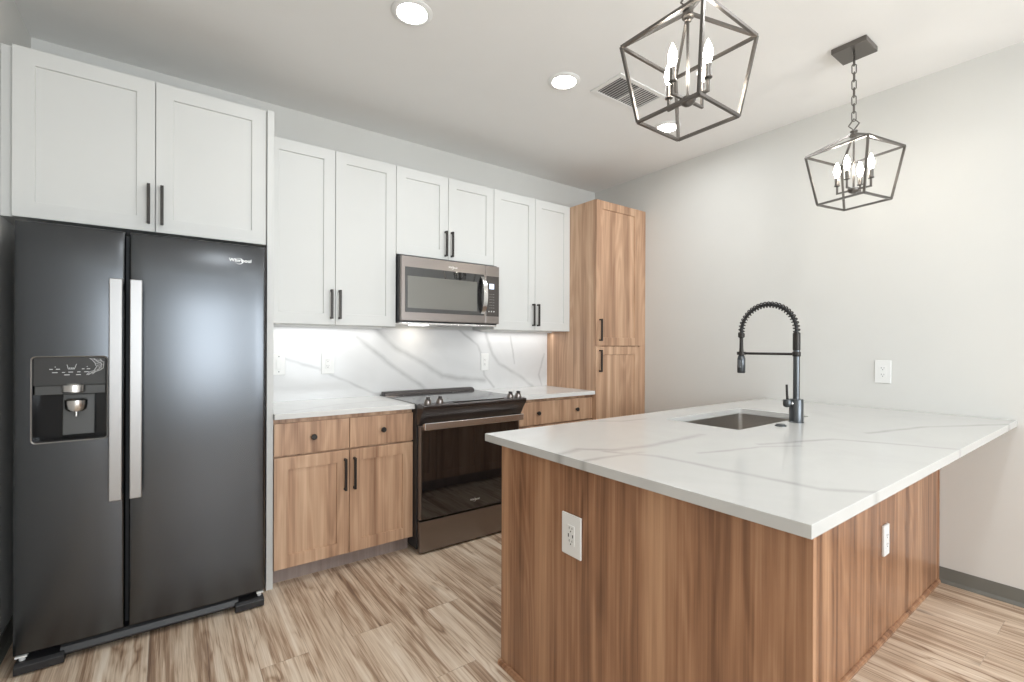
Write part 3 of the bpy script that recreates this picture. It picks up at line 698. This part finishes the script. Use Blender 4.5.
plate('wall_outlet', (2.642, -.0132, 1.140), (1, 0, 0), (0, -1, 0), 'white outlet on the backsplash just right of the range', h_=0.14)
plate('wall_outlet', (XR-.0002, -2.349, 1.130), (0, -1, 0), (-1, 0, 0), 'white outlet on the bare right wall behind the faucet', h_=0.135, w_=0.080)
plate('wall_outlet', (1.6218, -2.161, 0.648), (0, -1, 0), (-1, 0, 0), 'white outlet with charging ports on the wooden peninsula end panel', h_=0.138, w_=0.092, usb=True)
plate('wall_outlet', (3.055, -2.6042, 0.437), (1, 0, 0), (0, -1, 0), 'thick white outlet on the peninsula back panel under the counter overhang', h_=0.132, w_=0.066, thick=0.011)

# ------------------------------------------------------------------ ceiling fixtures
def downlight(x, y, label, power, seen=True):
    t = thing('recessed_light', (x, y, ZC), label, 'ceiling light', 'recessed ceiling lights')
    MB().lathe((x, y, ZC-.0005), [(0.064, 0), (0.092, 0), (0.092, -.003), (0.086, -.007), (0.070, -.009), (0.064, -.004)], 40).build('trim_ring', M_plast, t, smooth=True)
    MB().lathe((x, y, ZC-.004), [(0.0655, 0), (0.0655, -.003), (0.05, -.004)], 36).build('lens', M_lens, t, smooth=True)
    area('lamp', (0, 0, -.012), (0, 0, 0), 0.13, 0.13, power, (0.92, 0.965, 1.0), 'DISK', 175, t)
downlight(1.432, -1.293, 'round recessed ceiling light nearest the refrigerator cabinet', P_DOWN)
downlight(2.359, -1.290, 'round recessed ceiling light next to the air vent', P_DOWN)
downlight(3.307, -1.293, 'round recessed ceiling light seen through the nearer lantern pendant', P_DOWN)
downlight(1.0, -3.25, 'recessed ceiling light of the living side, left of the row behind the pendants', P_LIVING)
downlight(2.6, -3.25, 'recessed ceiling light of the living side, right of the row behind the pendants', P_LIVING)
downlight(1.95, -5.2, 'recessed ceiling light of the living side nearest the rear windows', P_LIVING)

t = thing('air_vent', (2.757, -1.423, ZC), 'white rectangular ceiling air vent with louvred slats', 'vent')
vx0, vx1, vy0, vy1 = 2.552, 2.962, -1.540, -1.306
mb = MB().box(vx0, vx1, vy0, vy0+.026, ZC-.006, ZC).box(vx0, vx1, vy1-.026, vy1, ZC-.006, ZC).box(vx0, vx0+.03, vy0+.026, vy1-.026, ZC-.006, ZC).box(vx1-.03, vx1, vy0+.026, vy1-.026, ZC-.006, ZC)
mb.box(2.752, 2.762, vy0+.026, vy1-.026, ZC-.006, ZC).build('frame', M_plast, t, 0.0015)
MB().box(vx0+.03, vx1-.03, vy0+.026, vy1-.026, ZC-.0008, ZC).build('duct_shade_sheet', M_grey, t)  # flat grey sheet, its tone stands for the shade behind the slats
for k in range(16):
    side = k < 8; xx = (vx0+.043 + .0205*k) if side else (2.776 + .0205*(k-8)); h = .0048 if side else .0068
    MB().prism([(xx+h, ZC-.002), (xx+h-.001, ZC-.002), (xx-h, ZC-.0055), (xx-h+.001, ZC-.0055)], vy0+.026, vy1-.026, 'y').build('slat', M_plast, t)

# ------------------------------------------------------------------ lantern pendants
def pendant(x, y, zh, rot, turn, label):
    t = thing('lantern_pendant', (x, y, ZC), label, 'pendant light', 'lantern pendants')
    cpx, cpy = x-0.010, y
    MB().box(x-.078, x+.078, y-.076, y+.076, ZC-.026, ZC-.0005).build('canopy', M_lamp, t, 0.002)
    MB().tube([(x + .010*cos(a), y, ZC-.040 + .014*sin(a)) for a in [2*pi*k/16 for k in range(16)]], 0.003, 8, True).build('canopy_loop', M_lamp, t, smooth=True)
    # chain
    ztop, zbot = ZC-.046, zh+.062; n = 8; pitch = (ztop-zbot)/n
    ch = MB(); links = []
    def lk(zc_, odd):
        pts = []; hw, hl = 0.0095, pitch*0.5+.0045
        for k in range(20):
            a = 2*pi*k/20; u = hw*cos(a); v = (hl-hw)*(1 if sin(a) > 0 else -1) + hw*sin(a)
            pts.append((x + (u*cos(R(rot)+(pi/2 if odd else 0))), y + u*sin(R(rot)+(pi/2 if odd else 0)), zc_+v))
        return MB().tube(pts, 0.0026, 7, True)
    first = lk(ztop-pitch*.5, False).build('chain', M_lamp, t, smooth=True)
    for k in range(1, n): lk(ztop-pitch*(k+.5), k % 2).build('chain_link', M_lamp, first, smooth=True)
    # diamond loop and hub
    a = R(rot)+pi/2*0.6; e = Vector((cos(a), sin(a), 0))
    c = Vector((x, y, zh+.040)); q = [c+Vector((0, 0, .030)), c+e*.024, c-Vector((0, 0, .028)), c-e*.024]
    MB().tube([q[0], (q[0]+q[1])/2, q[1], (q[1]+q[2])/2, q[2], (q[2]+q[3])/2, q[3], (q[3]+q[0])/2], 0.0035, 4, True, True).build('diamond_loop', M_lamp, t)
    MB().lathe((x, y, zh-.022), [(0.006, -.012), (0.011, -.010), (0.011, 0), (0.019, .002), (0.019, .012), (0.012, .014), (0.012, .022), (0.017, .024), (0.017, .030), (0.007, .034)], 20).build('hub', M_lamp, t, smooth=True)
    S, B, zs, zb = 0.212, 0.158, zh-.098, zh-.350
    cs = [Vector((x+S*cos(R(rot+90*k)), y+S*sin(R(rot+90*k)), zs)) for k in range(4)]
    cb = [Vector((x+B*cos(R(rot+90*k)), y+B*sin(R(rot+90*k)), zb)) for k in range(4)]
    r_ = 0.0066
    cage = MB(); cage.tube(cs, r_, 4, True, True)
    cage = MB()
    for k in range(4): cage.bar(cs[k], cs[(k+1) % 4], r_)
    cage = cage.build('cage', M_lamp, t)
    for k in range(4):
        d = (cs[k]-Vector((x, y, zs))).normalized()
        MB().bar(Vector((x, y, zh-.010))+d*.014, cs[k], r_).build('roof_bar', M_lamp, cage)
        MB().bar(cs[k], cb[k], r_).build('side_bar', M_lamp, cage)
        MB().bar(cb[k], cb[(k+1) % 4], r_).build('base_bar', M_lamp, cage)
    zd = zh-.291
    MB().cyl((x, y, zd), (x, y, zh-.03), 0.0048, 12).build('centre_rod', M_lamp, t, smooth=True)
    MB().lathe((x, y, zd-.006), [(0.004, -.012), (0.010, -.010), (0.022, -.002), (0.026, .004), (0.026, .012), (0.012, .018), (0.006, .020)], 24).build('candle_hub', M_lamp, t, smooth=True)
    for k in range(4):
        d = Vector((cos(R(turn+90*k)), sin(R(turn+90*k)), 0)); c = Vector((x, y, 0)) + d*.075
        ar = MB().bar(Vector((x, y, zd+.001))+d*.02, Vector((c.x, c.y, zd+.001))+d*.004, .0055).bar((c.x, c.y, zd), (c.x, c.y, zd+.040), .0055).build('arm', M_lamp, t)
        MB().lathe((c.x, c.y, zd+.038), [(0.0075, 0), (0.013, 0.002), (0.013, 0.006), (0.0105, 0.008), (0.0105, 0.044), (0.008, 0.046)], 16).build('candle_sleeve', M_lamp, ar, smooth=True)
        MB().lathe((c.x, c.y, zd+.084), [(0.006, 0), (0.0075, 0.004), (0.0125, 0.018), (0.0150, 0.031), (0.0130, 0.046), (0.0080, 0.062), (0.003, 0.074), (0.0005, 0.078)], 16).build('bulb', M_bulb, ar, smooth=True)
    return t
pendant(1.904, -2.397, 2.364, -134.7, 87, 'dark lantern pendant nearer the camera, partly cut by the top edge')
pendant(3.330, -2.393, 2.358, -146.9, 87, 'dark lantern pendant on a chain near the right wall')

# ------------------------------------------------------------------ under-cabinet light strips
for x0, x1, lab in ((1.02, 1.74, 'slim light strip under the wall cabinet left of the microwave'), (2.56, 3.29, 'slim light strip under the wall cabinet right of the microwave')):
    o = tag(MB().box(x0, x1, -0.10, -0.075, ZU0-.008, ZU0+.0015).build('under_cabinet_light', M_plast), lab, 'light strip')
    area('strip_lamp', ((x0+x1)/2, -0.0875, ZU0-.010), (0, 0, 0), x1-x0, 0.02, P_LED, (1, 0.98, 0.95), parent=None)
